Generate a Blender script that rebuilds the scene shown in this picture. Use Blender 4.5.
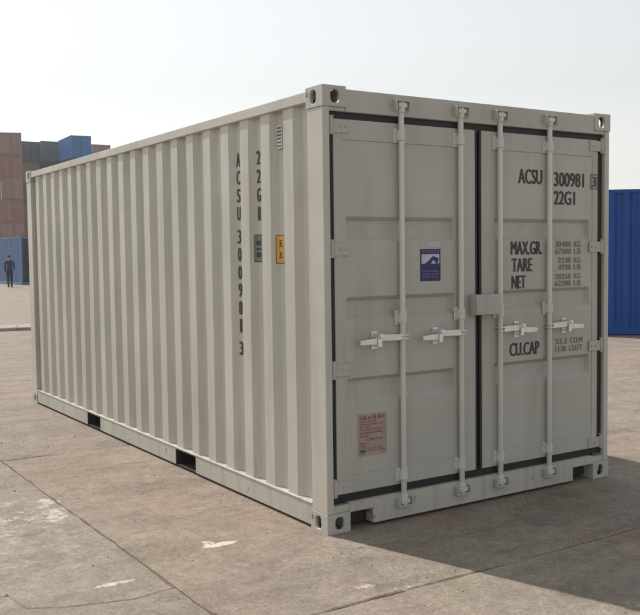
import bpy, bmesh, math, random
from mathutils import Vector, Matrix, Euler, noise as mnoise
random.seed(7)
R = math.radians
scene = bpy.context.scene
for o in list(bpy.data.objects): bpy.data.objects.remove(o)
COL = scene.collection

# ------------------------------------------------------------------ camera
CAM = Vector((-2.8644, -4.3616, 1.6362)); YAW, PITCH, ROLL = 0.575755, -0.058744, -0.013087
fw = Vector((math.sin(YAW)*math.cos(PITCH), math.cos(YAW)*math.cos(PITCH), math.sin(PITCH)))
r0 = Vector((math.cos(YAW), -math.sin(YAW), 0)); u0 = r0.cross(fw)
rr = r0*math.cos(ROLL) + u0*math.sin(ROLL); uu = -r0*math.sin(ROLL) + u0*math.cos(ROLL)
cd = bpy.data.cameras.new('camera'); cam = bpy.data.objects.new('camera', cd); COL.objects.link(cam)
M3 = Matrix((rr, uu, -fw)).transposed()
cam.matrix_world = Matrix.Translation(CAM) @ M3.to_4x4()
cd.sensor_fit = 'HORIZONTAL'; cd.sensor_width = 36; cd.lens = 915.15/640*36
cd.clip_start = 0.05; cd.clip_end = 6000
scene.camera = cam
scene.render.resolution_x, scene.render.resolution_y = 1024, 984

# ------------------------------------------------------------------ light
SUN_EL = R(54.5); SUN_AZ = R(-17.0)          # azimuth clockwise from +Y
w = bpy.data.worlds.new('World'); scene.world = w; w.use_nodes = True
nt = w.node_tree; nt.nodes.clear()
sky = nt.nodes.new('ShaderNodeTexSky'); sky.sky_type = 'NISHITA'; sky.sun_disc = False
sky.sun_elevation = SUN_EL; sky.sun_rotation = SUN_AZ % (2*math.pi)
sky.altitude = 0; sky.air_density = 1.7; sky.dust_density = 0.8; sky.ozone_density = 1.0
hs = nt.nodes.new('ShaderNodeHueSaturation'); hs.inputs['Saturation'].default_value = 0.18
bg = nt.nodes.new('ShaderNodeBackground'); bg.inputs['Strength'].default_value = 0.12
wo = nt.nodes.new('ShaderNodeOutputWorld')
nt.links.new(sky.outputs[0], hs.inputs['Color']); nt.links.new(hs.outputs[0], bg.inputs['Color']); nt.links.new(bg.outputs[0], wo.inputs[0])
sl = bpy.data.lights.new('sun', 'SUN'); sl.energy = 3.9; sl.angle = R(0.6); sl.color = (1.0, 0.93, 0.83)
sun = bpy.data.objects.new('sun', sl); COL.objects.link(sun)
sdir = Vector((math.sin(SUN_AZ)*math.cos(SUN_EL), math.cos(SUN_AZ)*math.cos(SUN_EL), math.sin(SUN_EL)))
sun.rotation_euler = sdir.to_track_quat('Z', 'Y').to_euler(); sun.location = (-8, 20, 30)
vs = scene.view_settings; vs.view_transform = 'Standard'; vs.look = 'None'; vs.exposure = 0.24; vs.gamma = 1.0; vs.use_curve_mapping = False

# ------------------------------------------------------------------ helpers
def tag(o, label=None, cat=None, group=None, kind=None):
    if label: o['label'] = label
    if cat: o['category'] = cat
    if group: o['group'] = group
    if kind: o['kind'] = kind
    return o
def empty(name, loc=(0, 0, 0), rz=0):
    o = bpy.data.objects.new(name, None); COL.objects.link(o); o.location = loc; o.rotation_euler = (0, 0, rz)
    o.empty_display_size = 0.2
    return o
class MB:
    def __init__(s): s.v = []; s.f = []; s.smooth = []
    def add(s, vs_, fs, smooth=False):
        n = len(s.v); s.v += [tuple(p) for p in vs_]; s.f += [tuple(i+n for i in f) for f in fs]; s.smooth += [smooth]*len(fs)
        return s
    def box(s, a, b):
        (x0, y0, z0), (x1, y1, z1) = a, b
        return s.add([(x0,y0,z0),(x1,y0,z0),(x1,y1,z0),(x0,y1,z0),(x0,y0,z1),(x1,y0,z1),(x1,y1,z1),(x0,y1,z1)],
              [(0,3,2,1),(4,5,6,7),(0,1,5,4),(1,2,6,5),(2,3,7,6),(3,0,4,7)])
    def cyl(s, p, q, r, n=14, r2=None, cap=True):
        p, q = Vector(p), Vector(q); d = (q-p).normalized(); a = d.orthogonal().normalized(); b = d.cross(a)
        r2 = r if r2 is None else r2; vs_ = []
        for c, rad in ((p, r), (q, r2)):
            for i in range(n):
                t = 2*math.pi*i/n; vs_.append(c + a*rad*math.cos(t) + b*rad*math.sin(t))
        s.add(vs_, [(i, (i+1) % n, n+(i+1) % n, n+i) for i in range(n)], True)
        if cap:
            k = len(s.v)-2*n
            s.f += [tuple(k+i for i in reversed(range(n))), tuple(k+n+i for i in range(n))]; s.smooth += [False, False]
        return s
    def prism(s, prof, axis, a, b, cap=True):
        """closed profile (list of 2D) extruded along axis from a to b"""
        def P(u, v, t): return {0: (t, u, v), 1: (u, t, v), 2: (u, v, t)}[axis]
        n = len(prof); vs_ = [P(u, v, a) for u, v in prof] + [P(u, v, b) for u, v in prof]
        fs = [(i, (i+1) % n, n+(i+1) % n, n+i) for i in range(n)]
        if cap: fs += [tuple(reversed(range(n))), tuple(range(n, 2*n))]
        return s.add(vs_, fs)
    def mesh(s, name):
        m = bpy.data.meshes.new(name); m.from_pydata(s.v, [], s.f); m.update()
        for p, k in zip(m.polygons, s.smooth): p.use_smooth = k
        bm = bmesh.new(); bm.from_mesh(m); bmesh.ops.recalc_face_normals(bm, faces=bm.faces); bm.to_mesh(m); bm.free()
        return m
    def build(s, name, mat, parent=None, bevel=0, loc=None):
        return obj(name, s.mesh(name), mat, parent, bevel, loc)
def obj(name, me, mat, parent=None, bevel=0, loc=None):
    o = bpy.data.objects.new(name, me); COL.objects.link(o)
    if mat and not me.materials: me.materials.append(mat)
    if parent: o.parent = parent
    if loc: o.location = loc
    if bevel:
        b = o.modifiers.new('bevel', 'BEVEL'); b.width = bevel; b.segments = 2; b.limit_method = 'ANGLE'; b.angle_limit = R(40)
        b.harden_normals = False
    return o
def copy_tree(o, parent=None):
    c = o.copy(); COL.objects.link(c)
    if parent: c.parent = parent
    for ch in [x for x in o.children]: copy_tree(ch, c)
    return c

# ------------------------------------------------------------------ materials
def N(nt, t, **kw):
    n = nt.nodes.new(t)
    for k, v in kw.items():
        if k in n.inputs: n.inputs[k].default_value = v
        else: setattr(n, k, v)
    return n
def newmat(name):
    m = bpy.data.materials.new(name); m.use_nodes = True; t = m.node_tree; b = t.nodes['Principled BSDF']
    return m, t, b
def ramp(t, fac, stops):
    n = t.nodes.new('ShaderNodeValToRGB'); el = n.color_ramp.elements
    el[0].position, el[0].color = stops[0][0], stops[0][1]
    el[1].position, el[1].color = stops[-1][0], stops[-1][1]
    for p, c in stops[1:-1]:
        e = el.new(p); e.color = c
    t.links.new(fac, n.inputs[0]); return n
def c4(c, k=1): return (c[0]*k, c[1]*k, c[2]*k, 1)
def g4(v): return (v, v, v, 1)
def mix(t, fac, a, b, mode='MIX'):
    n = t.nodes.new('ShaderNodeMix'); n.data_type = 'RGBA'; n.blend_type = mode
    for k, v in ((0, fac), (6, a), (7, b)):
        if hasattr(v, 'links'): t.links.new(v, n.inputs[k])
        else: n.inputs[k].default_value = v
    return n.outputs[2]
def noise_tex(t, co, scale, detail=4, rough=0.55, sc=None, dist=0):
    if sc:
        mp = t.nodes.new('ShaderNodeMapping'); mp.inputs['Scale'].default_value = sc; t.links.new(co, mp.inputs[0]); co = mp.outputs[0]
    n = N(t, 'ShaderNodeTexNoise', Scale=scale, Detail=detail, Roughness=rough, Distortion=dist); t.links.new(co, n.inputs['Vector'])
    return n.outputs['Fac']
def math_n(t, op, a, b=None):
    n = t.nodes.new('ShaderNodeMath'); n.operation = op
    for k, v in ((0, a), (1, b)):
        if v is None: continue
        if hasattr(v, 'links'): t.links.new(v, n.inputs[k])
        else: n.inputs[k].default_value = v
    return n.outputs[0]
def paint(name, col, rough=0.45, dirt=(0.20, 0.17, 0.13), dirt_amt=0.35, rust=0.0, vary=0.0, bump=0.06, wave=0.0):
    m, t, b = newmat(name); co = t.nodes.new('ShaderNodeTexCoord').outputs['Object']
    base = c4(col)
    n1 = noise_tex(t, co, 1.3, 5)
    a = mix(t, ramp(t, n1, [(0.35, g4(0)), (0.7, g4(1))]).outputs[0], c4(col, 0.92), c4(col, 1.05))
    if vary:
        oi = t.nodes.new('ShaderNodeObjectInfo')
        mr = N(t, 'ShaderNodeMapRange'); mr.inputs['To Min'].default_value = 1-vary; mr.inputs['To Max'].default_value = 1+vary
        t.links.new(oi.outputs['Random'], mr.inputs[0])
        hv = N(t, 'ShaderNodeHueSaturation'); t.links.new(mr.outputs[0], hv.inputs['Value']); t.links.new(a, hv.inputs['Color']); a = hv.outputs[0]
    st = noise_tex(t, co, 1.0, 6, 0.65, sc=(7, 7, 0.55))
    sm = math_n(t, 'MULTIPLY', ramp(t, st, [(0.5, g4(0)), (0.78, g4(1))]).outputs[0], dirt_amt)
    a = mix(t, sm, a, c4(dirt))
    sp = noise_tex(t, co, 38, 3, 0.6)
    spm = math_n(t, 'MULTIPLY', ramp(t, sp, [(0.68, g4(0)), (0.74, g4(1))]).outputs[0], dirt_amt*0.7)
    a = mix(t, spm, a, c4(dirt, 0.7))
    if rust:
        rn = noise_tex(t, co, 5, 8, 0.7)
        rm = ramp(t, rn, [(0.66-rust*0.1, g4(0)), (0.70-rust*0.1, g4(1))]).outputs[0]
        a = mix(t, math_n(t, 'MULTIPLY', rm, 0.8), a, (0.11, 0.045, 0.02, 1))
    t.links.new(a, b.inputs['Base Color'])
    rr_ = ramp(t, noise_tex(t, co, 3.5, 5), [(0.3, g4(rough-0.08)), (0.75, g4(min(1, rough+0.18)))])
    t.links.new(rr_.outputs[0], b.inputs['Roughness'])
    b.inputs['Specular IOR Level'].default_value = 0.4
    bp = N(t, 'ShaderNodeBump', Strength=bump, Distance=0.004); t.links.new(noise_tex(t, co, 55, 4), bp.inputs['Height'])
    last = bp.outputs[0]
    if wave:
        b2 = N(t, 'ShaderNodeBump', Strength=wave, Distance=0.05); t.links.new(noise_tex(t, co, 2.2, 2), b2.inputs['Height'])
        t.links.new(last, b2.inputs['Normal']); last = b2.outputs[0]
    t.links.new(last, b.inputs['Normal'])
    return m
def plain(name, col, rough=0.6, metal=0.0, var=0.12, scale=9, bump=0.05):
    m, t, b = newmat(name); co = t.nodes.new('ShaderNodeTexCoord').outputs['Object']
    n = noise_tex(t, co, scale, 5)
    t.links.new(mix(t, ramp(t, n, [(0.3, g4(0)), (0.7, g4(1))]).outputs[0], c4(col, 1-var), c4(col, 1+var)), b.inputs['Base Color'])
    b.inputs['Roughness'].default_value = rough; b.inputs['Metallic'].default_value = metal
    bp = N(t, 'ShaderNodeBump', Strength=bump, Distance=0.003); t.links.new(noise_tex(t, co, 80, 3), bp.inputs['Height']); t.links.new(bp.outputs[0], b.inputs['Normal'])
    return m
GREY = (0.49, 0.471, 0.418)
M = {}
M['grey'] = paint('grey_container_paint', GREY, 0.42, dirt=(0.21, 0.18, 0.135), dirt_amt=0.36, wave=0.10)
M['door'] = paint('door_paint', (0.43, 0.422, 0.383), 0.42, dirt_amt=0.30, wave=0.08)
M['cast'] = paint('casting_paint', (0.45, 0.442, 0.395), 0.5, dirt_amt=0.4, rust=0.42, bump=0.14)
M['rail'] = paint('rail_paint', (0.46, 0.447, 0.393), 0.45, dirt=(0.21, 0.17, 0.125), dirt_amt=0.55, rust=0.22, bump=0.1, wave=0.06)
M['rod'] = paint('painted_rod', (0.60, 0.595, 0.555), 0.35, dirt_amt=0.25)
M['zinc'] = plain('zinc_plated_handle', (0.74, 0.74, 0.72), 0.33, 0.55)
M['rubber'] = plain('black_rubber', (0.012, 0.012, 0.013), 0.6)
M['dark'] = plain('dark_underside_and_shade', (0.03, 0.028, 0.025), 0.8)
M['ink'] = plain('black_stencil_ink', (0.042, 0.041, 0.039), 0.65)
M['ink_light'] = plain('faded_stencil_ink', (0.18, 0.174, 0.158), 0.65)
M['navy'] = plain('navy_decal', (0.018, 0.015, 0.105), 0.5)
M['lilac'] = plain('pale_lilac_decal', (0.46, 0.44, 0.56), 0.4)
M['slate'] = plain('slate_violet_decal', (0.085, 0.08, 0.17), 0.5)
M['silver'] = plain('silver_decal', (0.42, 0.42, 0.42), 0.4)
M['red_decal'] = plain('faded_red_decal', (0.335, 0.25, 0.228), 0.5, var=0.18, scale=16)
M['red_ink'] = plain('red_print', (0.215, 0.095, 0.088), 0.5, var=0.3, scale=30)
M['yellow'] = plain('yellow_decal', (0.62, 0.33, 0.025), 0.4)
M['grey_decal'] = plain('grey_decal', (0.17, 0.17, 0.155), 0.45)

def ground_mat(name, kerb=False):
    m, t, b = newmat(name)
    pos = t.nodes.new('ShaderNodeNewGeometry').outputs['Position']
    oi = t.nodes.new('ShaderNodeObjectInfo')
    tanc, greyc = (0.254, 0.207, 0.170), (0.232, 0.206, 0.176)
    big = noise_tex(t, pos, 0.35, 5, 0.6)
    a = mix(t, ramp(t, big, [(0.35, g4(0)), (0.68, g4(1))]).outputs[0], c4(tanc, 0.93), c4(greyc, 1.06))
    a = mix(t, 1.0, a, oi.outputs['Color'], 'MULTIPLY')
    hue = noise_tex(t, pos, 0.8, 4, 0.6, dist=0.5)
    a = mix(t, 1.0, a, ramp(t, hue, [(0.35, (1.03, 0.98, 0.97, 1)), (0.5, g4(1)), (0.66, (1.0, 1.01, 0.955, 1))]).outputs[0], 'MULTIPLY')
    mid = noise_tex(t, pos, 2.6, 9, 0.74)
    blot = noise_tex(t, pos, 9.0, 6, 0.7)
    a = mix(t, 1.0, a, ramp(t, blot, [(0.3, g4(0.82)), (0.5, g4(1.0)), (0.7, g4(1.13))]).outputs[0], 'MULTIPLY')
    a = mix(t, 1.0, a, ramp(t, mid, [(0.28, g4(0.66)), (0.5, g4(0.98)), (0.75, g4(1.16))]).outputs[0], 'MULTIPLY')
    # smears left by dragged boxes and tyres, along the x axis
    sme = noise_tex(t, pos, 1.0, 5, 0.6, sc=(0.55, 3.4, 1), dist=0.6)
    a = mix(t, 1.0, a, ramp(t, sme, [(0.3, g4(0.8)), (0.52, g4(1.0)), (0.8, g4(1.08))]).outputs[0], 'MULTIPLY')
    # damp, oily patches
    oil = noise_tex(t, pos, 0.9, 6, 0.72, dist=0.4)
    om = math_n(t, 'MULTIPLY', ramp(t, oil, [(0.55, g4(0)), (0.72, g4(1))]).outputs[0], 0.5)
    a = mix(t, om, a, (0.13, 0.095, 0.07, 1))
    # fine aggregate
    fine = noise_tex(t, pos, 110, 4, 0.8)
    a = mix(t, 1.0, a, ramp(t, fine, [(0.32, g4(0.74)), (0.5, g4(1.0)), (0.70, g4(1.26))]).outputs[0], 'MULTIPLY')
    spk = noise_tex(t, pos, 34, 4, 0.75)
    a = mix(t, ramp(t, spk, [(0.70, g4(0)), (0.76, g4(0.7))]).outputs[0], a, (0.10, 0.08, 0.065, 1))
    a = mix(t, ramp(t, spk, [(0.24, g4(0.6)), (0.29, g4(0))]).outputs[0], a, (0.46, 0.42, 0.36, 1))
    # splashes of white paint on the slabs by the joint
    if not kerb:
        tot = None
        for (cx, cy, rx, ry, amt, sc, thr) in [(-1.30, 1.55, 0.55, 0.58, 0.9, 5.5, 0.505), (-1.55, 1.00, 0.70, 0.55, 0.5, 7.5, 0.515), (-0.575, 0.225, 0.15, 0.05, 1.0, 15, 0.36), (-0.63, 0.27, 0.05, 0.10, 0.9, 15, 0.38),
                                      (-1.30, -0.02, 0.16, 0.035, 0.8, 17, 0.37), (-1.55, 0.55, 0.6, 0.5, 0.22, 6.5, 0.50), (-0.30, -0.78, 0.09, 0.07, 0.8, 16, 0.5), (-0.16, -0.90, 0.10, 0.05, 0.8, 14, 0.48)]:
            mp = t.nodes.new('ShaderNodeMapping'); mp.vector_type = 'POINT'
            mp.inputs['Location'].default_value = (-cx/rx, -cy/ry, 0); mp.inputs['Scale'].default_value = (1/rx, 1/ry, 0)
            t.links.new(pos, mp.inputs[0])
            gr = t.nodes.new('ShaderNodeTexGradient'); gr.gradient_type = 'SPHERICAL'; t.links.new(mp.outputs[0], gr.inputs[0])
            nn = noise_tex(t, pos, sc, 9, 0.78)
            s_ = math_n(t, 'ADD', nn, math_n(t, 'MULTIPLY', math_n(t, 'SUBTRACT', math_n(t, 'MINIMUM', gr.outputs['Fac'], 0.5), 0.5), 0.7))
            k = ramp(t, s_, [(thr, g4(0)), (thr+0.10, g4(amt))]).outputs[0]
            gate = math_n(t, 'GREATER_THAN', gr.outputs['Fac'], 0.001)
            k = math_n(t, 'MULTIPLY', k, gate)
            tot = k if tot is None else math_n(t, 'MAXIMUM', tot, k)
        a = mix(t, math_n(t, 'MULTIPLY', tot, 0.8), a, (0.60, 0.57, 0.53, 1))
    # hairline cracks, here and there
    wob = t.nodes.new('ShaderNodeTexNoise'); wob.inputs['Scale'].default_value = 1.7; wob.inputs['Detail'].default_value = 6; t.links.new(pos, wob.inputs['Vector'])
    wp = t.nodes.new('ShaderNodeVectorMath'); wp.operation = 'MULTIPLY_ADD'; wp.inputs[1].default_value = (0.7, 0.7, 0); t.links.new(wob.outputs['Color'], wp.inputs[0]); t.links.new(pos, wp.inputs[2])
    vo = t.nodes.new('ShaderNodeTexVoronoi'); vo.feature = 'DISTANCE_TO_EDGE'; vo.voronoi_dimensions = '2D'; vo.inputs['Scale'].default_value = 0.62; t.links.new(wp.outputs[0], vo.inputs['Vector'])
    ck = ramp(t, vo.outputs['Distance'], [(0.0, g4(1)), (0.0045, g4(0))]).outputs[0]
    ck = math_n(t, 'MULTIPLY', ck, ramp(t, noise_tex(t, pos, 1.1, 4), [(0.47, g4(0)), (0.60, g4(0.75))]).outputs[0])
    a = mix(t, ck, a, (0.075, 0.058, 0.045, 1))
    # exposed stones in the worn surface
    vs3 = t.nodes.new('ShaderNodeTexVoronoi'); vs3.inputs['Scale'].default_value = 62; t.links.new(pos, vs3.inputs['Vector'])
    sx_ = t.nodes.new('ShaderNodeSeparateColor'); t.links.new(vs3.outputs['Color'], sx_.inputs[0])
    a = mix(t, 1.0, a, ramp(t, sx_.outputs[0], [(0.0, g4(0.82)), (0.25, g4(0.97)), (0.75, g4(1.03)), (1.0, g4(1.2))]).outputs[0], 'MULTIPLY')
    t.links.new(a, b.inputs['Base Color'])
    t.links.new(ramp(t, mid, [(0.3, g4(0.72)), (0.7, g4(0.92))]).outputs[0], b.inputs['Roughness'])
    b.inputs['Specular IOR Level'].default_value = 0.3
    bp = N(t, 'ShaderNodeBump', Strength=0.45, Distance=0.006); t.links.new(fine, bp.inputs['Height'])
    b2 = N(t, 'ShaderNodeBump', Strength=0.5, Distance=0.03); t.links.new(mid, b2.inputs['Height']); t.links.new(bp.outputs[0], b2.inputs['Normal'])
    t.links.new(b2.outputs[0], b.inputs['Normal'])
    return m
M['ground'] = ground_mat('worn_yard_concrete'); M['kerb'] = ground_mat('kerb_concrete', True)
M['joint'] = plain('joint_dirt', (0.115, 0.092, 0.07), 0.95, var=0.35, scale=30, bump=0.4)

# ------------------------------------------------------------------ ground and slabs
XJ = [-16.06, -11.06, -6.06, -1.06, 3.94, 8.94, 13.94]
YJ = [-9.09, -5.01, -0.93, 3.15, 7.23, 11.31, 15.39]
gm = MB(); g = 1500
xs = [-g, XJ[0], XJ[-1], g]; ys = [-g, YJ[0], YJ[-1], g]
for i in range(3):
    for j in range(3):
        z = -0.007 if (i == 1 and j == 1) else -0.0
        gm.add([(xs[i], ys[j], z), (xs[i+1], ys[j], z), (xs[i+1], ys[j+1], z), (xs[i], ys[j+1], z)], [(0, 1, 2, 3)])
ground = gm.build('ground', M['ground']); ground['kind'] = 'structure'
ground.data.materials.append(M['joint'])
ground.data.polygons[4].material_index = 1
ground.color = (1.04, 1.03, 1.0, 1)
def jag(p, q, step, amp, seed):
    p, q = Vector(p), Vector(q); L = (q-p).length; n = max(1, int(L/step)); d = (q-p)/L; nrm = Vector((-d.y, d.x)); out = []
    for i in range(n):
        t = i/n; pt = p.lerp(q, t)
        if 0 < i:
            pt = pt + nrm*amp*(mnoise.noise((seed*3.7+t*L*2.1, seed, 0))*0.9 + 0.6*mnoise.noise((t*L*9.0, seed*1.3, 4)))
        out.append(pt)
    return out
def slab(poly, tint, z=0.0, near=True, seed=1):
    """poly: corner list (ccw); edges jagged on near slabs, chamfered"""
    loop = []
    for i in range(len(poly)):
        loop += jag(poly[i], poly[(i+1) % len(poly)], 0.05 if near else 9, 0.017 if near else 0, seed*10+i)
    n = len(loop); c = sum(loop, Vector((0, 0)))/n
    nr = []
    for i in range(n):
        e = (loop[(i+1) % n]-loop[i-1]).normalized(); nr.append(Vector((-e.y, e.x)))
    vs_ = [(p.x, p.y, -0.02) for p in loop]
    vs_ += [(p.x, p.y, z-0.006) for p in loop]
    vs_ += [(p.x+k.x*0.008, p.y+k.y*0.008, z) for p, k in zip(loop, nr)]
    fs = []
    for L in (0, 1):
        for i in range(n): fs.append((L*n+i, L*n+(i+1) % n, (L+1)*n+(i+1) % n, (L+1)*n+i))
    fs.append(tuple(range(2*n, 3*n)))
    o = MB().add(vs_, fs).build('concrete_slab', M['ground'], ground); o.color = (*tint, 1)
    return o
G = 0.0045
for i in range(len(XJ)-1):
    for j in range(len(YJ)-1):
        x0, x1, y0, y1 = XJ[i]+G, XJ[i+1]-G, YJ[j]+G, YJ[j+1]-G
        rn = random.Random(i*17+j*5); k = rn.uniform(0.95, 1.05); w_ = rn.uniform(-0.02, 0.02)
        tint = (k+w_, k, k-w_)
        near = i in (2, 3) and j in (1, 2, 3)
        if (i, j) == (2, 2):      # broken slab beside the container
            tint = (0.99, 1.03, 1.03); seam = [(-1.068, -0.25), (-1.3, -0.275), (-1.55, -0.20), (-1.75, -0.10), (-1.78, 0.11), (-2.4, 0.32), (-3.6, 0.30), (-6.05, 0.55)]
            dn = [(a, b-0.006) for a, b in seam]; up = [(a, b+0.006) for a, b in seam]
            slab([Vector(p) for p in [(x0, y0), (x1, y0)] + dn], (0.98, 1.0, 1.01), 0.002, True, 31)
            slab([Vector(p) for p in [(x1, y1), (x0, y1)] + list(reversed(up))], tint, 0.0, True, 32)
            continue
        if (i, j) == (3, 2): tint = (1.03, 1.0, 0.98)
        if (i, j) == (3, 1): tint = (1.03, 1.0, 0.98)
        slab([Vector(p) for p in [(x0, y0), (x1, y0), (x1, y1), (x0, y1)]], tint, rn.uniform(0, 0.003), near, i*10+j+1)
# pale raised strip across the yard behind the container
kb = MB(); d = Vector((0.975, -0.222, 0)); nrm = Vector((0.222, 0.975, 0)); A = Vector((2.20, 16.55, 0))
for k in range(9):
    a = A + d*(-10+k*2.6); b = a + d*2.585
    prof = [(0, -0.02), (0, 0.062), (0.012, 0.075), (0.9, 0.078), (0.9, -0.02)]
    vs_ = []
    for e in (a, b): vs_ += [e + nrm*u + Vector((0, 0, v)) for u, v in prof]
    n = 5
    kb_o = MB().add(vs_, [(i, (i+1) % n, n+(i+1) % n, n+i) for i in range(n)] + [tuple(range(n)), tuple(range(n, 2*n))]).mesh('kerb_stone')
    if k == 0:
        kerb = empty('kerb', (0, 0, 0)); kerb['kind'] = 'structure'
    o = obj('kerb_stone', kb_o, M['kerb'], kerb); t_ = random.uniform(1.25, 1.45); o.color = (t_, t_*1.08, t_*1.15, 1)

# loose grit on the slabs
gr_ = MB(); rg = random.Random(21)
for k in range(1500):
    x = rg.uniform(-3.4, 2.6); y = rg.uniform(-2.6, 6.5)
    if mnoise.noise((x*0.9, y*0.9, 2)) < rg.uniform(-0.35, 0.45) or (x > -0.06 and y > -0.06 and x < 2.5): continue
    r_ = 0.0022 + 0.006*rg.random()**3; h_ = r_*rg.uniform(0.9, 1.4); a0 = rg.random()*3; n = 5
    vs_ = [(x+r_*rg.uniform(0.7, 1.2)*math.cos(a0+2*math.pi*i/n), y+r_*rg.uniform(0.7, 1.2)*math.sin(a0+2*math.pi*i/n), 0.002) for i in range(n)] + [(x+rg.uniform(-0.3, 0.3)*r_, y+rg.uniform(-0.3, 0.3)*r_, 0.003+h_)]
    gr_.add(vs_, [(i, (i+1) % n, n) for i in range(n)])
go_ = gr_.build('grit', plain('grit_stone', (0.17, 0.14, 0.11), 0.9, var=0.5, scale=14)); go_['kind'] = 'stuff'; go_['label'] = 'loose grit scattered over the concrete yard'; go_['category'] = 'grit'

# ------------------------------------------------------------------ container pieces
L_, W_, H_ = 6.058, 2.438, 2.591
def hole_face(mb, o, u, v, w, h, hw, hh, depth, n=16, hcx=None, hcz=None):
    """rectangle w x h at corner o (axes u, v) with an oblong hole and its inner wall"""
    o, u, v = Vector(o), Vector(u), Vector(v); nn = u.cross(v); cx = w/2 if hcx is None else hcx; cz = h/2 if hcz is None else hcz
    outer, inner, back = [], [], []
    for i in range(n):
        t = 2*math.pi*(i+0.5)/n; c, s = math.cos(t), math.sin(t)
        sup = (abs(c)**3.2 + abs(s)**3.2)**(-1/3.2)
        inner.append((cx+hw/2*c*sup, cz+hh/2*s*sup))
        k = min((w/2)/abs(c) if abs(c) > 1e-6 else 9, (h/2)/abs(s) if abs(s) > 1e-6 else 9)
        outer.append((w/2+c*k, h/2+s*k))
    # put true corners in
    for cc in ((0, 0), (w, 0), (w, h), (0, h)):
        j = min(range(n), key=lambda q: (outer[q][0]-cc[0])**2+(outer[q][1]-cc[1])**2); outer[j] = cc
    vs_ = [o+u*a+v*b for a, b in outer] + [o+u*a+v*b for a, b in inner] + [o+u*a+v*b-nn*depth for a, b in inner]
    fs = []
    for Lr in (0, 1):
        for i in range(n): fs.append((Lr*n+i, Lr*n+(i+1) % n, (Lr+1)*n+(i+1) % n, (Lr+1)*n+i))
    mb.add(vs_, fs)
def casting_mesh(top):
    """corner casting for the corner x=0, y=0 (outer faces at x=0 and y=0), 0.162 x 0.178 x 0.118"""
    mb = MB(); w, l, h = 0.162, 0.178, 0.118; X, Y, Z = Vector((1,0,0)), Vector((0,1,0)), Vector((0,0,1))
    hole_face(mb, (0,0,0), X, Z, w, h, 0.062, 0.075, 0.02, hcx=0.088)         # end face (normal -y)
    hole_face(mb, (0,l,0), -Y, Z, l, h, 0.060, 0.075, 0.02, hcx=l-0.10)    # side face (normal -x)
    if top: hole_face(mb, (0,0,h), X, Y, w, l, 0.064, 0.11, 0.02); mb.add([(0,0,0),(w,0,0),(w,l,0),(0,l,0)], [(0,3,2,1)])
    else:   hole_face(mb, (0,l,0), X, -Y, w, l, 0.064, 0.11, 0.02); mb.add([(0,0,h),(w,0,h),(w,l,h),(0,l,h)], [(0,1,2,3)])
    mb.add([(w,0,0),(w,l,0),(w,l,h),(w,0,h)], [(0,1,2,3)]); mb.add([(0,l,0),(w,l,0),(w,l,h),(0,l,h)], [(3,2,1,0)])
    m = bpy.data.meshes.new('corner_casting'); m.from_pydata(mb.v, [], mb.f)
    bm = bmesh.new(); bm.from_mesh(m); bmesh.ops.remove_doubles(bm, verts=bm.verts, dist=0.0003)
    bm.to_mesh(m); bm.free(); m.update()
    return m
def corr_profile(y0, y1, first, pitch, outer, slope, xo, xi):
    """list of (y, x) along a corrugated sheet; first = centre of the first outer face"""
    pts = []; c = first
    while c-outer/2-slope < y0: c += pitch
    pts.append((y0, xi))
    while c+outer/2+slope < y1:
        pts += [(c-outer/2-slope, xi), (c-outer/2, xo), (c+outer/2, xo), (c+outer/2+slope, xi)]; c += pitch
    pts.append((y1, xi))
    return pts
def sheet(pts, z0, z1, fn, nz=1):
    vs_ = []; n = len(pts)
    for k in range(nz+1):
        z = z0+(z1-z0)*k/nz
        vs_ += [fn(a, b, z) for a, b in pts]
    fs = [(k*n+i, k*n+i+1, (k+1)*n+i+1, (k+1)*n+i) for k in range(nz) for i in range(n-1)]
    return MB().add(vs_, fs)

# ------------------------------------------------------------------ the main container
box = empty('shipping_container')
tag(box, 'large pale grey corrugated shipping container with closed double doors in the foreground', 'container')
ct, cb = casting_mesh(True), casting_mesh(False)
for me in (ct, cb): me.materials.append(M['cast'])
for sx in (0, 1):
    for sy in (0, 1):
        for top in (0, 1):
            o = obj('corner_casting', ct if top else cb, None, box, 0.006, (sx*W_, sy*L_, (H_-0.118) if top else 0))
            o.scale = (-1 if sx else 1, -1 if sy else 1, 1)
# corner posts
for sx in (0, 1):
    for sy in (0, 1):
        x0, x1 = (0.004, 0.05) if not sx else (W_-0.05, W_-0.004)
        y0, y1 = (0.004, 0.172) if not sy else (L_-0.172, L_-0.004)
        xf = (0.004, 0.082) if not sx else (W_-0.082, W_-0.004)
        yf = (0.10, 0.172) if not sy else (L_-0.172, L_-0.10)
        if not sx: prof = [(x0, y0), (x1, y0), (x1, 0.062), (0.09, 0.062), (0.09, y1), (x0, y1)] if not sy else [(x0, y0), (0.09, y0), (0.09, y1), (x0, y1)]
        else: prof = [(x1, y0), (x1, y1), (W_-0.09, y1), (W_-0.09, 0.062), (x0, 0.062), (x0, y0)] if not sy else [(W_-0.09, y0), (x1, y0), (x1, y1), (W_-0.09, y1)]
        MB().prism(prof, 2, 0.118, H_-0.118).build('corner_post', M['grey'], box, 0.006)
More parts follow.
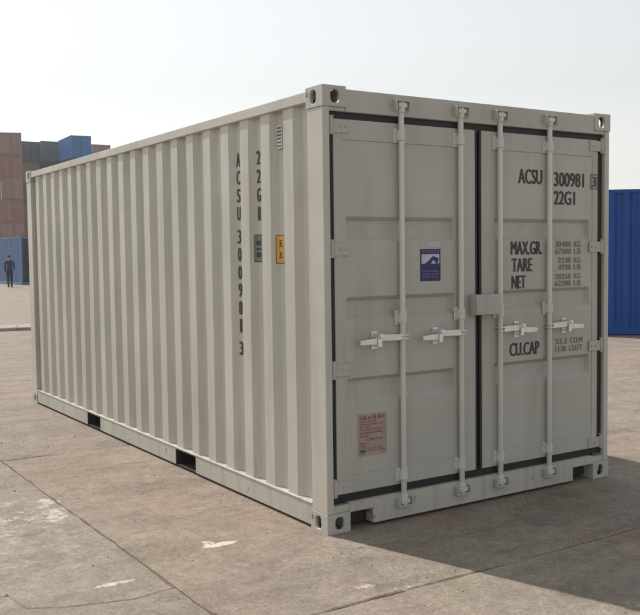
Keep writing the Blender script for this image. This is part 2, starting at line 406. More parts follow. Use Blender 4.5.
# side walls: corrugated sheet, top rail, bottom rail with forklift pockets
PX = [3.029-1.06, 3.029+1.0]
for sx in (0, 1):
    def fx(x): return x if not sx else W_-x
    pts = corr_profile(0.15, 5.90, 0.415, 0.278, 0.112, 0.050, 0.020, 0.056)
    sp = sheet(pts, 0.150, 2.535, lambda a, b, z: (fx(b+0.0022*mnoise.noise((a*1.1, z*0.8, 3+sx))+0.0010*mnoise.noise((a*3.3, z*1.7, 9))), a+0.002*mnoise.noise((a*2.0, z*0.6, 7)), z), 14).build('side_panel', M['grey'], box)
    MB().prism([(fx(0.006), 2.513), (fx(0.072), 2.513), (fx(0.072), 2.577), (fx(0.006), 2.577)], 1, 0.176, L_-0.176).build('top_side_rail', M['grey'], box, 0.005)
    rb = MB(); cuts = [0.176]
    for c in PX: cuts += [c-0.18, c+0.18]
    cuts.append(L_-0.176)
    for k in range(0, len(cuts), 2):
        a, b = sorted((fx(0.008), fx(0.062))); rb.box((a, cuts[k], 0.02), (b, cuts[k+1], 0.150))
    for c in PX:
        rb.box((a, c-0.18, 0.1425), (b, c+0.18, 0.1498))
    a2, b2 = sorted((fx(0.0035), fx(0.075))); rb.box((a2, 0.176, 0.151), (b2, L_-0.176, 0.158))
    rail = rb.build('bottom_side_rail', M['rail'], box, 0.0025)
    for c in PX:
        p = MB(); a, b = sorted((fx(0.012), fx(0.7)))
        for q in ((c-0.182, c-0.172), (c+0.172, c+0.182)): p.box((a, q[0], 0.021), (b, q[1], 0.1415))
        p.box((a, c-0.172, 0.136), (b, c+0.172, 0.1415)); p.box((a, c-0.172, 0.021), (b, c+0.172, 0.024))
        e = fx(0.7); p.box((min(e, e+0.004), c-0.172, 0.024), (max(e, e+0.004), c+0.172, 0.136))
        p.build('forklift_pocket', M['dark'], rail)  # sleeve coloured near black to stand for the shade inside the pocket
# roof, floor, blind end
rp = corr_profile(0.1, 5.95, 0.30, 0.209, 0.09, 0.015, 2.560, 2.545)
sheet(rp, 0.07, W_-0.07, lambda a, b, z: (z, a, b)).build('roof_panel', M['grey'], box)
MB().box((0.07, 0.07, 0.142), (W_-0.07, L_-0.06, 0.168)).build('floor', M['dark'], box)
ep = corr_profile(0.085, W_-0.085, 0.22, 0.25, 0.11, 0.018, L_-0.02, L_-0.06)
sheet(ep, 0.15, 2.50, lambda a, b, z: (a, b, z)).build('end_panel', M['grey'], box)
MB().box((0.162, L_-0.065, 2.47), (W_-0.162, L_-0.006, 2.575)).build('end_top_rail', M['grey'], box, 0.004)
MB().box((0.162, L_-0.065, 0.02), (W_-0.162, L_-0.006, 0.155)).build('end_bottom_rail', M['grey'], box, 0.004)
for a, b in ((0.051, 0.1615), (W_-0.1615, W_-0.051)): MB().box((a, 0.010, 2.449), (b, 0.074, 2.4725)).build('header_gusset', M['door'], box, 0.002)
# door header, sill and black seal behind the doors
hd = MB().prism([(0.005, 2.448), (0.075, 2.448), (0.075, 2.572), (0.045, 2.580), (0.005, 2.576)], 0, 0.1625, W_-0.1625).build('door_header', M['door'], box, 0.004)
s = MB(); s.box((0.334, 0.006, 0.02), (W_-0.364, 0.085, 0.160)); s.box((0.1625, 0.006, 0.112), (0.3338, 0.085, 0.160)); s.box((W_-0.3638, 0.006, 0.112), (W_-0.1625, 0.085, 0.160))
s.prism([(0.007, 0.1607), (0.085, 0.1607), (0.085, 0.176), (0.009, 0.168)], 0, 0.1635, W_-0.1635)
for a, b in ((0.051, 0.163), (W_-0.163, W_-0.051)): s.box((a, 0.012, 0.1185), (b, 0.084, 0.1605))
sill = s.build('door_sill', M['rail'], box, 0.003)
for a, b in ((0.163, 0.333), (W_-0.363, W_-0.163)): MB().box((a, 0.088, 0.02), (b, 0.092, 0.115)).build('sill_backing', M['dark'], sill)
xa, xb, za, zb = 0.0505, W_-0.0505, 0.177, 2.4475
o_, i_ = [(xa, za), (xb, za), (xb, zb), (xa, zb)], [(xa+0.045, za+0.06), (xb-0.066, za+0.06), (xb-0.066, zb-0.055), (xa+0.045, zb-0.055)]
vv = [(x, y, z) for y in (0.030, 0.058) for x, z in o_+i_]; ff = []
for k in range(4):
    n1 = (k+1) % 4
    ff += [(k, n1, 4+n1, 4+k), (8+k, 12+k, 12+n1, 8+n1), (k, 8+k, 8+n1, n1), (4+k, 4+n1, 12+n1, 12+k)]
MB().add(vv, ff).build('door_seal', M['rubber'], box, 0.002)
MB().box((0.08, 0.062, 0.18), (W_-0.08, 0.068, 2.445)).build('door_inner_face', M['dark'], box)

BARS = [0.562, 1.033, 1.371, 1.827]
def rod_mesh():
    m = MB(); m.cyl((0, 0, 0.135), (0, 0, 2.50), 0.0175, 16)
    for z, sg in ((2.50, 1), (0.135, -1)):
        m.cyl((0, 0, z-0.03*sg), (0, 0, z+0.035*sg), 0.024, 14)
        a = [(-0.034, -0.022, z-0.006*sg), (0.034, 0.02, z+0.028*sg)]
        m.box((-0.034, -0.024, min(z, z+0.026*sg)), (0.030, 0.018, max(z, z+0.026*sg)))
    return m.mesh('locking_bar')
rodm = rod_mesh()
def bracket_mesh(h=0.085):
    m = MB(); m.box((-0.046, 0.017, -h/2), (0.046, 0.0215, h/2))
    pr = []
    for i in range(9):
        t = math.pi*i/8; pr.append((-0.025*math.cos(t), -0.025*math.sin(t)))
    prof = [(-0.025, 0.017)] + pr + [(0.025, 0.017)]
    m.prism(prof, 2, -h/2+0.014, h/2-0.014)
    for q in (-0.036, 0.036): m.cyl((q, 0.0165, h/2-0.02), (q, 0.011, h/2-0.02), 0.007, 8); m.cyl((q, 0.0165, -h/2+0.02), (q, 0.011, -h/2+0.02), 0.007, 8)
    return m.mesh('bar_bracket')
brm = bracket_mesh()
def handle_mesh():
    m = MB()
    # hub plates on the bar, shank to the left (-x), cranked tip
    m.box((-0.045, -0.024, 0.006), (0.028, 0.02, 0.014)); m.box((-0.045, -0.024, -0.016), (0.028, 0.02, -0.008))
    path = [(-0.02, -0.016, 0.0), (-0.17, -0.020, 0.004), (-0.195, -0.020, -0.008), (-0.215, -0.022, -0.014), (-0.335, -0.024, -0.018)]
    prev = None
    for i, p in enumerate(path):
        hh = 0.019 if i < 4 else 0.014
        cur = [(p[0], p[1]-0.006, p[2]-hh), (p[0], p[1]+0.006, p[2]-hh), (p[0], p[1]+0.006, p[2]+hh), (p[0], p[1]-0.006, p[2]+hh)]
        if prev: m.add(prev+cur, [(0,1,5,4),(1,2,6,5),(2,3,7,6),(3,0,4,7)] + ([(0,3,2,1)] if i == 1 else []) + ([(4,5,6,7)] if i == 4 else []))
        prev = cur
    return m.mesh('handle')
hnm = handle_mesh()
def retainer_mesh():
    m = MB(); m.box((-0.022, 0.016, -0.055), (0.022, 0.0215, 0.05))
    m.box((-0.014, -0.036, -0.04), (0.014, 0.0155, -0.032)); m.box((-0.014, -0.042, -0.04), (0.014, -0.036, 0.012))
    m.box((-0.010, -0.046, 0.014), (0.018, 0.0155, 0.040)); m.cyl((0.004, -0.046, 0.027), (0.004, -0.056, 0.027), 0.013, 10)
    return m.mesh('handle_retainer')
rtm = retainer_mesh()
def hinge_mesh():
    m = MB(); m.box((-0.002, -0.006, -0.036), (0.115, 0.0015, 0.036)); m.cyl((-0.012, -0.004, -0.05), (-0.012, -0.004, 0.05), 0.0135, 12)
    m.box((-0.060, -0.010, -0.048), (-0.02, -0.0005, -0.040)); m.box((-0.060, -0.010, 0.040), (-0.02, -0.0005, 0.048))
    m.cyl((-0.012, -0.004, 0.05), (-0.012, -0.004, 0.056), 0.018, 12)
    for q in (0.05, 0.09): m.cyl((q, -0.006, 0), (q, -0.011, 0), 0.009, 8)
    return m.mesh('hinge')
him = hinge_mesh()
def keeper_mesh():
    m = MB(); m.box((-0.060, 0, -0.038), (0.060, 0.004, 0.038)); m.box((-0.058, -0.032, -0.03), (-0.046, -0.0002, 0.03)); m.box((0.042, -0.032, -0.03), (0.054, -0.0002, 0.03))
    m.box((-0.0455, -0.032, 0.020), (0.0415, -0.0002, 0.03))
    return m.mesh('cam_keeper')
kpm = keeper_mesh()
for me, mt in ((rodm, 'rod'), (brm, 'rod'), (hnm, 'zinc'), (rtm, 'zinc'), (him, 'door'), (kpm, 'door')): me.materials.append(M[mt])
YD = 0.026                                        # outer face of the doors
CH = [(1.836, 1.722), (1.366, 1.258), (0.888, 0.772)]   # recessed channels in the door sheet (top, bottom)
def make_door(x0, x1, cx0, cx1):
    m = MB(); z0, z1 = 0.222, 2.408
    fr = 0.004
    # frame members, a little proud of the sheet
    m.box((x0, YD-fr, z0), (cx0-0.02, YD+0.022, z1)); m.box((cx1+0.02, YD-fr, z0), (x1, YD+0.022, z1))
    m.box((cx0-0.0198, YD-fr, 2.292), (cx1+0.0198, YD+0.022, z1)); m.box((cx0-0.0198, YD-fr, z0), (cx1+0.0198, YD+0.022, 0.325))
    # pressed sheet with horizontal channels that die out at both ends
    prof = [(2.291, 0)]
    for a, b in CH: prof += [(a+0.014, 0), (a-0.010, 1), (b+0.014, 1), (b-0.020, 0)]
    prof.append((0.326, 0))
    xsn = [cx0-0.0197, cx0+0.004, cx0+0.020, cx1-0.020, cx1-0.004, cx1+0.0197]; act = [0, 0, 1, 1, 0, 0]
    vs_ = [(x, YD+0.0005+0.032*d*a, z) for z, d in prof for x, a in zip(xsn, act)]
    nx = len(xsn); m.add(vs_, [(i*nx+k, i*nx+k+1, (i+1)*nx+k+1, (i+1)*nx+k) for i in range(len(prof)-1) for k in range(nx-1)])
    return m.build('door', M['door'], box, 0.0025)
dl = make_door(0.086, 1.172, 0.165, 1.008); dr = make_door(1.228, 2.336, 1.335, 2.262)
# rubber lip on the edges of the doors
for dd, a, b in ((dl, 1.1725, 1.190), (dr, 1.2095, 1.2275)):
    MB().box((a, YD-0.001, 0.215), (b, YD+0.018, 2.415)).build('rubber_lip', M['rubber'], dd)
for k, x in enumerate(BARS):
    dd = dl if k < 2 else dr; yb = YD-0.004-0.022
    obj('locking_bar', rodm, None, dd, 0.002, (x, yb, 0))
    for z in (2.335, 1.245, 0.285): obj('bar_bracket', brm, None, dd, 0, (x, yb, z))
    h = obj('handle', hnm, None, dd, 0.003, (x, yb-0.002, 1.128)); 
    rt = obj('handle_retainer', rtm, None, dd, 0.002, (x-0.198 if k < 2 else x+0.165, yb+0.003, 1.120))
    if k >= 2: h.scale = (-0.93, 1, 1)
    obj('cam_keeper', kpm, None, hd, 0.002, (x, 0.0005, 2.512)); obj('cam_keeper', kpm, None, sill, 0.002, (x, 0.0005-0.0008, 0.118)).scale = (1, 1, -0.9)
for z in (2.366, 1.660, 0.957, 0.262):
    obj('hinge', him, None, dl, 0.001, (0.080, YD-0.006, z)); o = obj('hinge', him, None, dr, 0.001, (2.360, YD-0.006, z)); o.scale = (-1, 1, 1)
# lock box bridging the two doors
lb = MB(); lb.prism([(-0.055, 1.235), (YD-0.006, 1.230), (YD-0.006, 1.362), (-0.04, 1.362), (-0.055, 1.350)], 0, 1.115, 1.320)
lb.box((1.130, -0.0565, 1.245), (1.155, -0.0552, 1.345))
lb.build('lock_box', M['door'], box, 0.004)

# ---- lettering
def text_mesh(s_, weight=0.0):
    cu = bpy.data.curves.new('t', 'FONT'); cu.body = s_; cu.size = 1; cu.offset = weight; cu.resolution_u = 3
    o = bpy.data.objects.new('t', cu); COL.objects.link(o)
    dg = bpy.context.evaluated_depsgraph_get(); me = bpy.data.meshes.new_from_object(o.evaluated_get(dg))
    bpy.data.objects.remove(o); bpy.data.curves.remove(cu)
    return me
def put_text(s_, a0, a1, z0, z1, fn, mat, parent, name='lettering', bold=0.0042):
    """letters laid flat; three thin passes of ink side by side thicken the strokes"""
    me = text_mesh(s_); xs_ = [v.co.x for v in me.vertices]; ys_ = [v.co.y for v in me.vertices]
    X0, X1, Y0, Y1 = min(xs_), max(xs_), min(ys_), max(ys_); vs2, fs2 = [], []
    for q, (da, dz) in enumerate(((0, 0), (-bold, 0), (bold, 0))):
        n = len(vs2)
        for v in me.vertices:
            a = a0+bold+(v.co.x-X0)/(X1-X0)*(a1-a0-2*bold)+da; z = z0+(v.co.y-Y0)/(Y1-Y0)*(z1-z0)+dz; vs2.append(fn(a, z, q*0.00025))
        fs2 += [tuple(n+i for i in p.vertices) for p in me.polygons]
    bpy.data.meshes.remove(me); m2 = bpy.data.meshes.new(name); m2.from_pydata(vs2, [], fs2); m2.update()
    return obj(name, m2, mat, parent)
DX = 0.022
dfn = lambda a, z, l: (a+DX, YD-0.0012-l, z)
for s_, a0, a1, z0, z1, mt in [('ACSU', 1.535, 1.762, 2.083, 2.180, 'ink'), ('300981', 1.872, 2.175, 2.074, 2.170, 'ink'), ('22G1', 1.872, 2.085, 1.950, 2.043, 'ink'),
        ('MAX.GR.', 1.467, 1.762, 1.612, 1.702, 'ink'), ('TARE', 1.474, 1.668, 1.500, 1.588, 'ink'), ('NET', 1.474, 1.606, 1.388, 1.474, 'ink'), ('CU.CAP', 1.455, 1.735, 0.938, 1.026, 'ink'),
        ('30480 KG', 1.885, 2.145, 1.660, 1.700, 'ink_light'), ('67200 LB', 1.885, 2.145, 1.612, 1.650, 'ink_light'),
        ('2230 KG', 1.915, 2.145, 1.550, 1.588, 'ink_light'), ('4920 LB', 1.915, 2.145, 1.502, 1.540, 'ink_light'),
        ('28250 KG', 1.885, 2.145, 1.440, 1.476, 'ink_light'), ('62280 LB', 1.885, 2.145, 1.392, 1.430, 'ink_light'),
        ('33.2 CU.M', 1.892, 2.165, 0.990, 1.030, 'ink_light'), ('1170 CU.FT', 1.892, 2.165, 0.936, 0.976, 'ink_light')]:
    if ' ' in s_:
        n_, u_ = s_.split(' '); k_ = a0+(a1-a0)*len(n_)/(len(s_)-0.2)
        put_text(n_, a0, k_-0.006, z0, z1, dfn, M[mt], dr, bold=0.0022); put_text(u_, k_+0.022, a1, z0, z1, dfn, M[mt], dr, bold=0.0022)
    else: put_text(s_, a0, a1, z0, z1, dfn, M[mt], dr)
dfr = lambda a, z, l: (a, YD-0.0056-l, z)
put_text('3', 2.276, 2.314, 2.080, 2.152, dfr, M['ink'], dr, bold=0.003)
cbx = MB()
for a, b, c, d_ in ((2.261, 2.267, 2.064, 2.168), (2.323, 2.329, 2.064, 2.168), (2.2665, 2.3235, 2.064, 2.070), (2.2665, 2.3235, 2.162, 2.168)):
    cbx.box((a, YD-0.0056, c), (b, YD-0.0046, d_))
cbx.build('check_digit_frame', M['ink'], dr)
# side lettering, one letter above the other on the inner faces of the sheet
def side_char(ch, yc, wd, z0, z1, mat):
    put_text(ch, -wd/2, wd/2, z0, z1, lambda a, z, l: (0.0525-l, yc+0.009-a, z), mat, box, bold=0.0042)
yA, yB, yC = 0.415+0.278*2.5, 0.415+0.278*1.5, 0.415+0.278*0.5
z = 2.318; zz = []
for ch in 'ACSU 300981 3':
    if ch == ' ': z -= 0.035; continue
    side_char(ch, yA, 0.051 if ch != '1' else 0.03, z-0.092, z, M['ink']); z -= 0.120
z = 2.305
for ch in '22G1':
    side_char(ch, yB, 0.050 if ch != '1' else 0.03, z-0.088, z, M['ink']); z -= 0.120
FH = 0.033
def fold(yc, s0, s1, z0, z1, lift, mb):
    """strip lying on the inner face (s from -0.036 to FH) and on up the slope beyond"""
    k = 0.036/0.0616; c_ = 0.050/0.0616
    def P(q, l):
        if q <= FH: return (0.0560-l, yc+q)
        return (0.0560-(q-FH)*k-l*c_, yc+FH+(q-FH)*c_-l*k)
    qs = [s0] + ([FH] if s0 < FH < s1 else []) + [s1]
    prof = [P(q, lift) for q in qs] + [P(q, lift-0.0007) for q in reversed(qs)]
    mb.prism(prof, 2, z0, z1)
def side_decal(yc, z0, z1, mat, mk, marks, label):
    m = MB(); fold(yc, -0.031, 0.060, z0, z1, 0.0038, m); o = m.build('decal', mat, box); o['label'] = label
    for a, b, c, d_ in marks:
        m = MB(); fold(yc, a, b, z0+c, z0+d_, 0.0047, m); m.build('decal_mark', mk, o)
EDGE = [(-0.031, 0.060, 0, 0.004), (-0.031, 0.060, 0.173, 0.177), (-0.031, -0.027, 0.0042, 0.1728), (0.056, 0.060, 0.0042, 0.1728)]
side_decal(yC, 1.578, 1.755, M['yellow'], M['ink'], EDGE + [(-0.004, 0.036, 0.034, 0.044), (0.006, 0.026, 0.048, 0.064), (-0.004, 0.036, 0.068, 0.074), (-0.004, 0.036, 0.104, 0.112), (0.006, 0.026, 0.116, 0.134), (0.0, 0.032, 0.138, 0.146)], 'yellow warning decal with black marks')
side_decal(yB, 1.588, 1.765, M['grey_decal'], M['ink'], EDGE + [(-0.01, 0.044, 0.03, 0.062), (-0.01, 0.044, 0.078, 0.090), (-0.01, 0.044, 0.108, 0.136)], 'grey decal with black print')
# small louvred ventilator at the top of the side
v = MB(); v.box((0.040, yC-0.034, 2.285), (0.0555, yC+0.030, 2.435)); vt = v.build('ventilator', M['grey'], box, 0.004)
for k in range(6): MB().box((0.0392, yC-0.026, 2.300+k*0.022), (0.0398, yC+0.022, 2.308+k*0.022)).build('vent_slot', M['dark'], vt)
# decals on the left door
st = MB().box((0.722, YD-0.0012, 1.458), (0.884, YD-0.0002, 1.656)).build('decal', M['navy'], dl); st['label'] = 'navy and lilac company decal'
def dmark(par, name, mat, x0, x1, z0, z1, lift=0.002): MB().box((x0, YD-lift, z0), (x1, YD-lift+0.0007, z1)).build(name, mat, par)
dmark(dl, 'decal_mark', M['lilac'], 0.732, 0.874, 1.566, 1.625)
for a, b in ((0.735, 0.752), (0.757, 0.776), (0.781, 0.800), (0.806, 0.826), (0.832, 0.850), (0.855, 0.871)): dmark(dl, 'decal_mark', M['slate'], a, b, 1.632, 1.649)
for z0 in (1.478, 1.496, 1.514):
    dmark(dl, 'decal_mark', M['slate'], 0.736, 0.80, z0, z0+0.010); dmark(dl, 'decal_mark', M['slate'], 0.81, 0.868, z0, z0+0.010)
MB().prism([(0.748, 1.560), (0.80, 1.560), (0.825, 1.59), (0.858, 1.56), (0.868, 1.60), (0.82, 1.612), (0.79, 1.585)], 1, YD-0.0034, YD-0.0026).build('decal_mark', M['navy'], dl)
dmark(dl, 'decal_mark', M['silver'], 0.725, 0.880, 1.668, 1.700, 0.0012)
rs = MB().box((0.240, YD-0.0012, 0.428), (0.452, YD-0.0002, 0.680)).build('notice_plate', M['red_decal'], dl); rs['label'] = 'faded red notice plate'
rn = random.Random(4)
def print_rows(name, mat, x0, x1, rows):
    m = MB()
    for z0, hh, gap in rows:
        x = x0
        while x < x1-0.008:
            for _ in range(rn.randint(2, 6)):
                wq = rn.uniform(0.0035, 0.007)
                if x+wq > x1: break
                m.box((x, YD-0.0019, z0+rn.uniform(0, 0.001)), (x+wq, YD-0.0013, z0+hh-rn.uniform(0, hh*0.3))); x += wq+0.0018
            x += gap
            if rn.random() < 0.10: break
    o = m.build(name, mat, rs); o['kind'] = 'stuff'
print_rows('plate_print', M['red_ink'], 0.252, 0.44, [(0.644, 0.026, 0.008), (0.628, 0.010, 0.006), (0.612, 0.010, 0.006), (0.596, 0.010, 0.006), (0.58, 0.010, 0.006), (0.560, 0.012, 0.004), (0.541, 0.013, 0.004), (0.498, 0.012, 0.004), (0.482, 0.010, 0.006), (0.452, 0.009, 0.006)])
print_rows('plate_print', M['ink_light'], 0.30, 0.425, [(0.518, 0.016, 0.004), (0.466, 0.010, 0.008)])
MB().box((0.252, YD-0.0019, 0.438), (0.292, YD-0.0013, 0.474)).build('plate_stamp', M['ink_light'], rs)

# ------------------------------------------------------------------ other containers
def make_container(name, mat, W=2.438, L=6.058, H=2.591, side_amp=0.036, bars=True, door_mat=None):
    """simpler container, origin at the middle of its near (door) end on the ground; long axis +y"""
    root = empty(name); h = W/2
    f = MB(); pw = 0.09
    for x in (-h, h-pw):
        for y in (0, L-0.16): f.box((x, y, 0.1185), (x+pw, y+0.16, H-0.1185))
        for z0, z1 in ((0.02, 0.16), (H-0.075, H-0.012)): f.box((x+0.006, 0.179, z0), (x+0.066, L-0.179, z1))
    for y in (0.004, L-0.08):
        f.box((-h+0.163, y, 0.02), (h-0.163, y+0.076, 0.165)); f.box((-h+0.163, y, H-0.135), (h-0.163, y+0.076, H-0.012))
    f.build('frame', mat, root)
    cmb = MB().box((0, 0, 0), (0.162, 0.178, 0.118)).mesh('corner_casting'); cmb.materials.append(mat)
    for x in (-h-0.004, h-0.158):
        for y in (-0.004, L-0.174):
            for z in (0, H-0.118): obj('corner_casting', cmb, None, root, 0, (x, y, z))
    pts = corr_profile(0.15, L-0.15, 0.42, 0.278, 0.08, 0.062, 0.02, 0.02+side_amp)
    for sgn in (-1, 1):
        sheet(pts, 0.15, H-0.06, lambda a, b, z: (sgn*(h-b), a, z)).build('side_panel', mat, root)
    sheet(corr_profile(0.1, L-0.1, 0.3, 0.209, 0.09, 0.015, H-0.03, H-0.045), -h+0.06, h-0.06, lambda a, b, z: (z, a, b)).build('roof_panel', mat, root)
    sheet(corr_profile(-h+0.085, h-0.085, -h+0.22, 0.25, 0.11, 0.018, L-0.02, L-0.06), 0.15, H-0.1, lambda a, b, z: (a, b, z)).build('end_panel', mat, root)
    MB().box((-h+0.06, 0.06, 0.12), (h-0.06, L-0.06, 0.148)).build('floor', M['dark'], root)
    MB().box((-h+0.091, 0.062, 0.166), (h-0.091, 0.072, H-0.136)).build('door_seal', M['rubber'], root)
    for sgn in (-1, 1):
        a, b = sorted((sgn*0.022, sgn*(h-0.10))); d_ = MB()
        zs_ = [0.19, 0.70, 0.78, 1.22, 1.30, 1.74, 1.82, H-0.16]
        for k in range(0, 8, 2): d_.box((a, 0.03, zs_[k]), (b, 0.06, zs_[k+1]))
        for k in (1, 3, 5): d_.box((a, 0.045, zs_[k]), (b, 0.058, zs_[k+1]))
        dd = d_.build('door', door_mat or mat, root)
        if bars:
            for q in (0.20, 0.72):
                MB().cyl((sgn*q, 0.008, 0.08), (sgn*q, 0.008, H-0.07), 0.02, 8).build('locking_bar', door_mat or mat, dd)
                MB().box((min(sgn*q, sgn*(q+0.3)), -0.012, 1.08), (max(sgn*q, sgn*(q+0.3)), 0.004, 1.115)).build('handle', door_mat or mat, dd)
    return root
def cm(name, col, **k): return paint(name, col, 0.5, dirt_amt=0.4, rust=0.5, vary=0.10, **k)
M['red'] = cm('brick_red_paint', (0.27, 0.145, 0.135)); M['brown'] = cm('brown_paint', (0.27, 0.19, 0.165)); M['mauve'] = cm('dull_maroon_paint', (0.29, 0.175, 0.17))
M['teal'] = cm('teal_grey_paint', (0.11, 0.15, 0.175)); M['green'] = cm('sage_green_paint', (0.125, 0.17, 0.175)); M['tan'] = cm('tan_paint', (0.27, 0.235, 0.185))
M['blue'] = cm('mid_blue_paint', (0.028, 0.15, 0.42)); M['dblue'] = cm('dark_blue_paint', (0.025, 0.06, 0.17)); M['navy_box'] = paint('royal_blue_paint', (0.004, 0.066, 0.30), 0.45, dirt=(0.004, 0.045, 0.20), dirt_amt=0.6)
M['pale_blue'] = cm('faded_blue_paint', (0.075, 0.15, 0.30))
_proto = {}
def container(mat, loc, rz, label, group=None, H=2.591):
    key = (mat, H)
    if key not in _proto:
        o = make_container('stacked_container', M[mat], H=H); _proto[key] = o
    else: o = copy_tree(_proto[key])
    o.location = loc; o.rotation_euler = (0, 0, rz); o.name = 'stacked_container'
    for k in ('label', 'category', 'group'):
        if k in o: del o[k]
    tag(o, label, 'container', group); return o
def at(px, py, z):
    """point of the place at height z that the photo (640 x 615) shows at pixel px, py"""
    d_ = fw*915.15 + rr*(px-320) - uu*(py-307.5); t_ = (z-CAM.z)/d_.z; return CAM + d_*t_
HC, ST = 2.896, 2.591
def stack(px, py, tiers, rz, group):
    """tiers: list from the ground up of (material, height, label)"""
    p = at(px, py, sum(q[1]+0.012 for q in tiers)-0.012); z = 0
    for mt, hh, lab in tiers:
        container(mt, (p.x+random.uniform(-0.03, 0.03), p.y+random.uniform(-0.05, 0.05), z), rz+random.uniform(-0.002, 0.002), lab, group, hh); z += hh+0.012
HID = 'container low in a far stack, out of sight behind nearer containers'
GL = 'maroon containers stacked at the left edge'
rz0 = R(-3)
stack(10.3, 132.5, [('red', HC, 'maroon container at the foot of the left stack, behind the blue one'), ('mauve', HC, 'maroon container fifth from the top of the left stack, just above the pale blue one'),
      ('red', ST, 'maroon container fourth from the top of the left stack'), ('mauve', ST, 'maroon container third from the top of the left stack'),
      ('red', ST, 'maroon container second from the top of the left stack'), ('brown', ST, 'brown container topmost of the left stack against the sky')], R(-14), GL)
pl = at(10.3, 132.5, 16.208) + Vector((-math.cos(R(14)), math.sin(R(14)), 0))*2.458
z = 0
for mt, hh, lab in [('mauve', HC, 'sixth'), ('red', HC, 'fifth'), ('mauve', ST, 'fourth'), ('red', ST, 'third'), ('brown', ST, 'second'), ('red', ST, 'first')]:
    container(mt, (pl.x, pl.y, z), R(-14), "maroon container cut off by the photo's left edge, %s from the top" % lab, GL, hh); z += hh+0.012
GF = 'containers stacked in the far row'
def low(m1, m2, m3, m4): return [(m1, HC, HID), (m2, HC, HID), (m3, ST, HID), (m4, ST, HID)]
stack(31.2, 141.5, [('blue', HC, HID), ('red', HC, 'maroon container low in the narrow gap right of the maroon stack'), ('tan', ST, 'tan container fourth from the top in the gap right of the maroon stack'), ('teal', ST, 'teal container third from the top in the gap right of the maroon stack')] + [('tan', ST, 'tan container right under the teal one in the far row'), ('teal', ST, 'teal grey container on top of the far row, next to the maroon stack')], rz0, GF)
stack(50.6, 141.3, low('tan', 'blue', 'teal', 'red') + [('dblue', ST, 'dark blue container under the grey green one in the far row'), ('green', ST, 'grey green container on top of the far row, left of the bright blue one')], rz0, GF)
stack(81.2, 135.6, low('red', 'teal', 'blue', 'tan') + [('dblue', ST, 'dark blue container just under the bright blue one in the far row'), ('blue', ST, 'bright blue container standing highest in the far row')], rz0, GF)
stack(101.3, 144.6, low('blue', 'tan', 'red', 'teal')[:3] + [('teal', ST, HID), ('red', ST, HID), ('brown', ST, 'brown container on the far row peeking over the grey roof')], rz0, GF)

# pale blue container on the ground by the person
p = at(20.3, 236.4, HC); p.z = 0
M['shade_blue'] = cm('shaded_door_blue', (0.012, 0.02, 0.055))  # shade on the near end, put into the colour of the doors
c = make_container('blue_container', M['pale_blue'], H=HC, door_mat=M['shade_blue'])
tag(c, 'faded blue container with doors coloured dark as shade standing on the ground behind the person', 'container')
rzb = R(1.0); c.rotation_euler = (0, 0, rzb); c.location = p + Vector((math.cos(rzb)*1.219, math.sin(rzb)*1.219, 0))
# royal blue container close by on the right, long side to the camera
rb_ = make_container('blue_container', M['navy_box'], H=2.79, side_amp=0.055)
tag(rb_, 'royal blue corrugated container on the ground at the right edge, partly behind the grey one', 'container')
ang = R(-42)                                          # direction of its long axis away from us along its side
q = at(606, 335.5, 0); axis = Vector((math.cos(ang), math.sin(ang), 0)); away = Vector((-axis.y, axis.x, 0))
rb_.location = q + away*1.219 - axis*0.6
rb_.rotation_euler = (0, 0, math.atan2(-axis.x, axis.y))

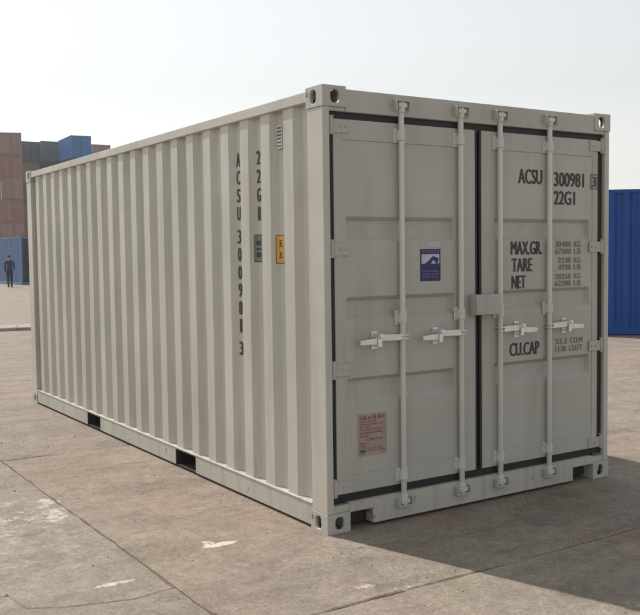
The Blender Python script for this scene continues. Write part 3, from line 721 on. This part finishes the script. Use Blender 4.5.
# ------------------------------------------------------------------ person
def person(loc, rz):
    J = [((0,0,0.95),0.135,0.105),((0,0,1.12),0.135,0.10),((0,-0.005,1.32),0.165,0.11),((0,0,1.45),0.095,0.075),((0,0,1.53),0.052,0.052),((0,-0.01,1.60),0.068,0.078),((0,-0.012,1.70),0.072,0.088),((0,-0.005,1.765),0.045,0.055)]
    E_ = [(i, i+1) for i in range(7)]
    def chain(root, pts):
        prev = root
        for p_, a, b in pts:
            J.append((p_, a, b)); E_.append((prev, len(J)-1)); prev = len(J)-1
    for s_ in (-1, 1):
        fy = 0.03 if s_ > 0 else -0.05
        chain(3, [((s_*0.19,0.0,1.42),0.066,0.066),((s_*0.245,0.02,1.14),0.052,0.052)] + ([((0.26,-0.05,0.90),0.04,0.04),((0.262,-0.075,0.82),0.028,0.04),((0.255,-0.09,0.73),0.016,0.024)] if s_ > 0 else [((-0.215,-0.15,1.00),0.04,0.04),((-0.17,-0.20,0.985),0.03,0.036),((-0.11,-0.235,0.98),0.018,0.026)]) + [])
        chain(0, [((s_*0.095,0.0,0.86),0.095,0.10),((s_*0.088,fy*0.5,0.50),0.074,0.078),((s_*0.075,fy+0.02,0.10),0.048,0.052),((s_*0.076,fy-0.03,0.045),0.045,0.042),((s_*0.085,fy-0.16,0.035),0.04,0.03)])
    me = bpy.data.meshes.new('body'); me.from_pydata([j[0] for j in J], E_, []); o = bpy.data.objects.new('person', me); COL.objects.link(o)
    sk = o.modifiers.new('s', 'SKIN'); sk.use_smooth_shade = True
    for k, j in enumerate(J):
        v_ = me.skin_vertices[0].data[k]; v_.radius = (j[1], j[2]); v_.use_root = (k == 0)
    sd = o.modifiers.new('d', 'SUBSURF'); sd.levels = sd.render_levels = 2
    dg = bpy.context.evaluated_depsgraph_get(); m2 = bpy.data.meshes.new_from_object(o.evaluated_get(dg)); bpy.data.objects.remove(o)
    for mt in (plain('navy_workwear', (0.014, 0.034, 0.10), 0.85), plain('skin', (0.34, 0.19, 0.125), 0.55), plain('dark_shoes', (0.012, 0.011, 0.011), 0.6), plain('dark_trousers', (0.012, 0.014, 0.028), 0.85)): m2.materials.append(mt)
    for f_ in m2.polygons:
        c_ = f_.center; f_.use_smooth = True
        f_.material_index = 1 if (c_.z > 1.50 or (abs(c_.x) > 0.2 and c_.z < 0.87)) else 2 if c_.z < 0.085 else 3 if c_.z < 0.93 and abs(c_.x) < 0.2 else 0
    o = bpy.data.objects.new('person', m2); COL.objects.link(o); o.location = loc; o.rotation_euler = (0, 0, rz)
    # hair: cap over the skull, with face features
    hm = bmesh.new(); bmesh.ops.create_icosphere(hm, subdivisions=3, radius=1)
    for v_ in hm.verts:
        n_ = v_.co.copy(); v_.co = Vector((n_.x*0.086, n_.y*0.102+0.002, n_.z*0.098+1.715))
    bmesh.ops.delete(hm, geom=[v_ for v_ in hm.verts if v_.co.z < 1.66 or (v_.co.y < -0.045 and v_.co.z < 1.755)], context='VERTS')
    me = bpy.data.meshes.new('hair'); hm.to_mesh(me); hm.free(); obj('hair', me, plain('black_hair', (0.012, 0.01, 0.009), 0.6), o)
    for s_ in (-1, 1):
        MB().cyl((s_*0.028, -0.098, 1.69), (s_*0.028, -0.088, 1.69), 0.009, 8).build('eye', M['ink'], o)
        MB().prism([(s_*0.082, 1.655), (s_*0.094, 1.67), (s_*0.092, 1.705), (s_*0.08, 1.70)], 1, -0.015, 0.012).build('ear', m2.materials[1], o)
    MB().add([(0, -0.092, 1.70), (-0.014, -0.088, 1.655), (0.014, -0.088, 1.655), (0, -0.118, 1.66)], [(0,1,3),(0,3,2),(1,2,3),(0,2,1)]).build('nose', m2.materials[1], o)
    MB().box((-0.022, -0.093, 1.628), (0.022, -0.085, 1.634)).build('mouth', plain('lips', (0.22, 0.08, 0.07)), o)
    return o
pp = at(10.2, 287.4, 0)
tag(person((pp.x, pp.y, 0), R(150)), 'person in dark navy workwear standing with back turned before the faded blue container', 'person')

# ------------------------------------------------------------------ air
hm_ = bpy.data.materials.new('hazy_air'); hm_.use_nodes = True; ht = hm_.node_tree; ht.nodes.clear()
hv_ = ht.nodes.new('ShaderNodeVolumePrincipled'); ho = ht.nodes.new('ShaderNodeOutputMaterial'); ht.links.new(hv_.outputs[0], ho.inputs['Volume'])
hv_.inputs['Color'].default_value = (0.90, 0.93, 0.97, 1); hv_.inputs['Density'].default_value = 0.0007; hv_.inputs['Anisotropy'].default_value = 0.2
haze = MB().box((-1600, -1600, -1.0), (1600, 1600, 17.5)).build('haze', hm_); haze['kind'] = 'stuff'
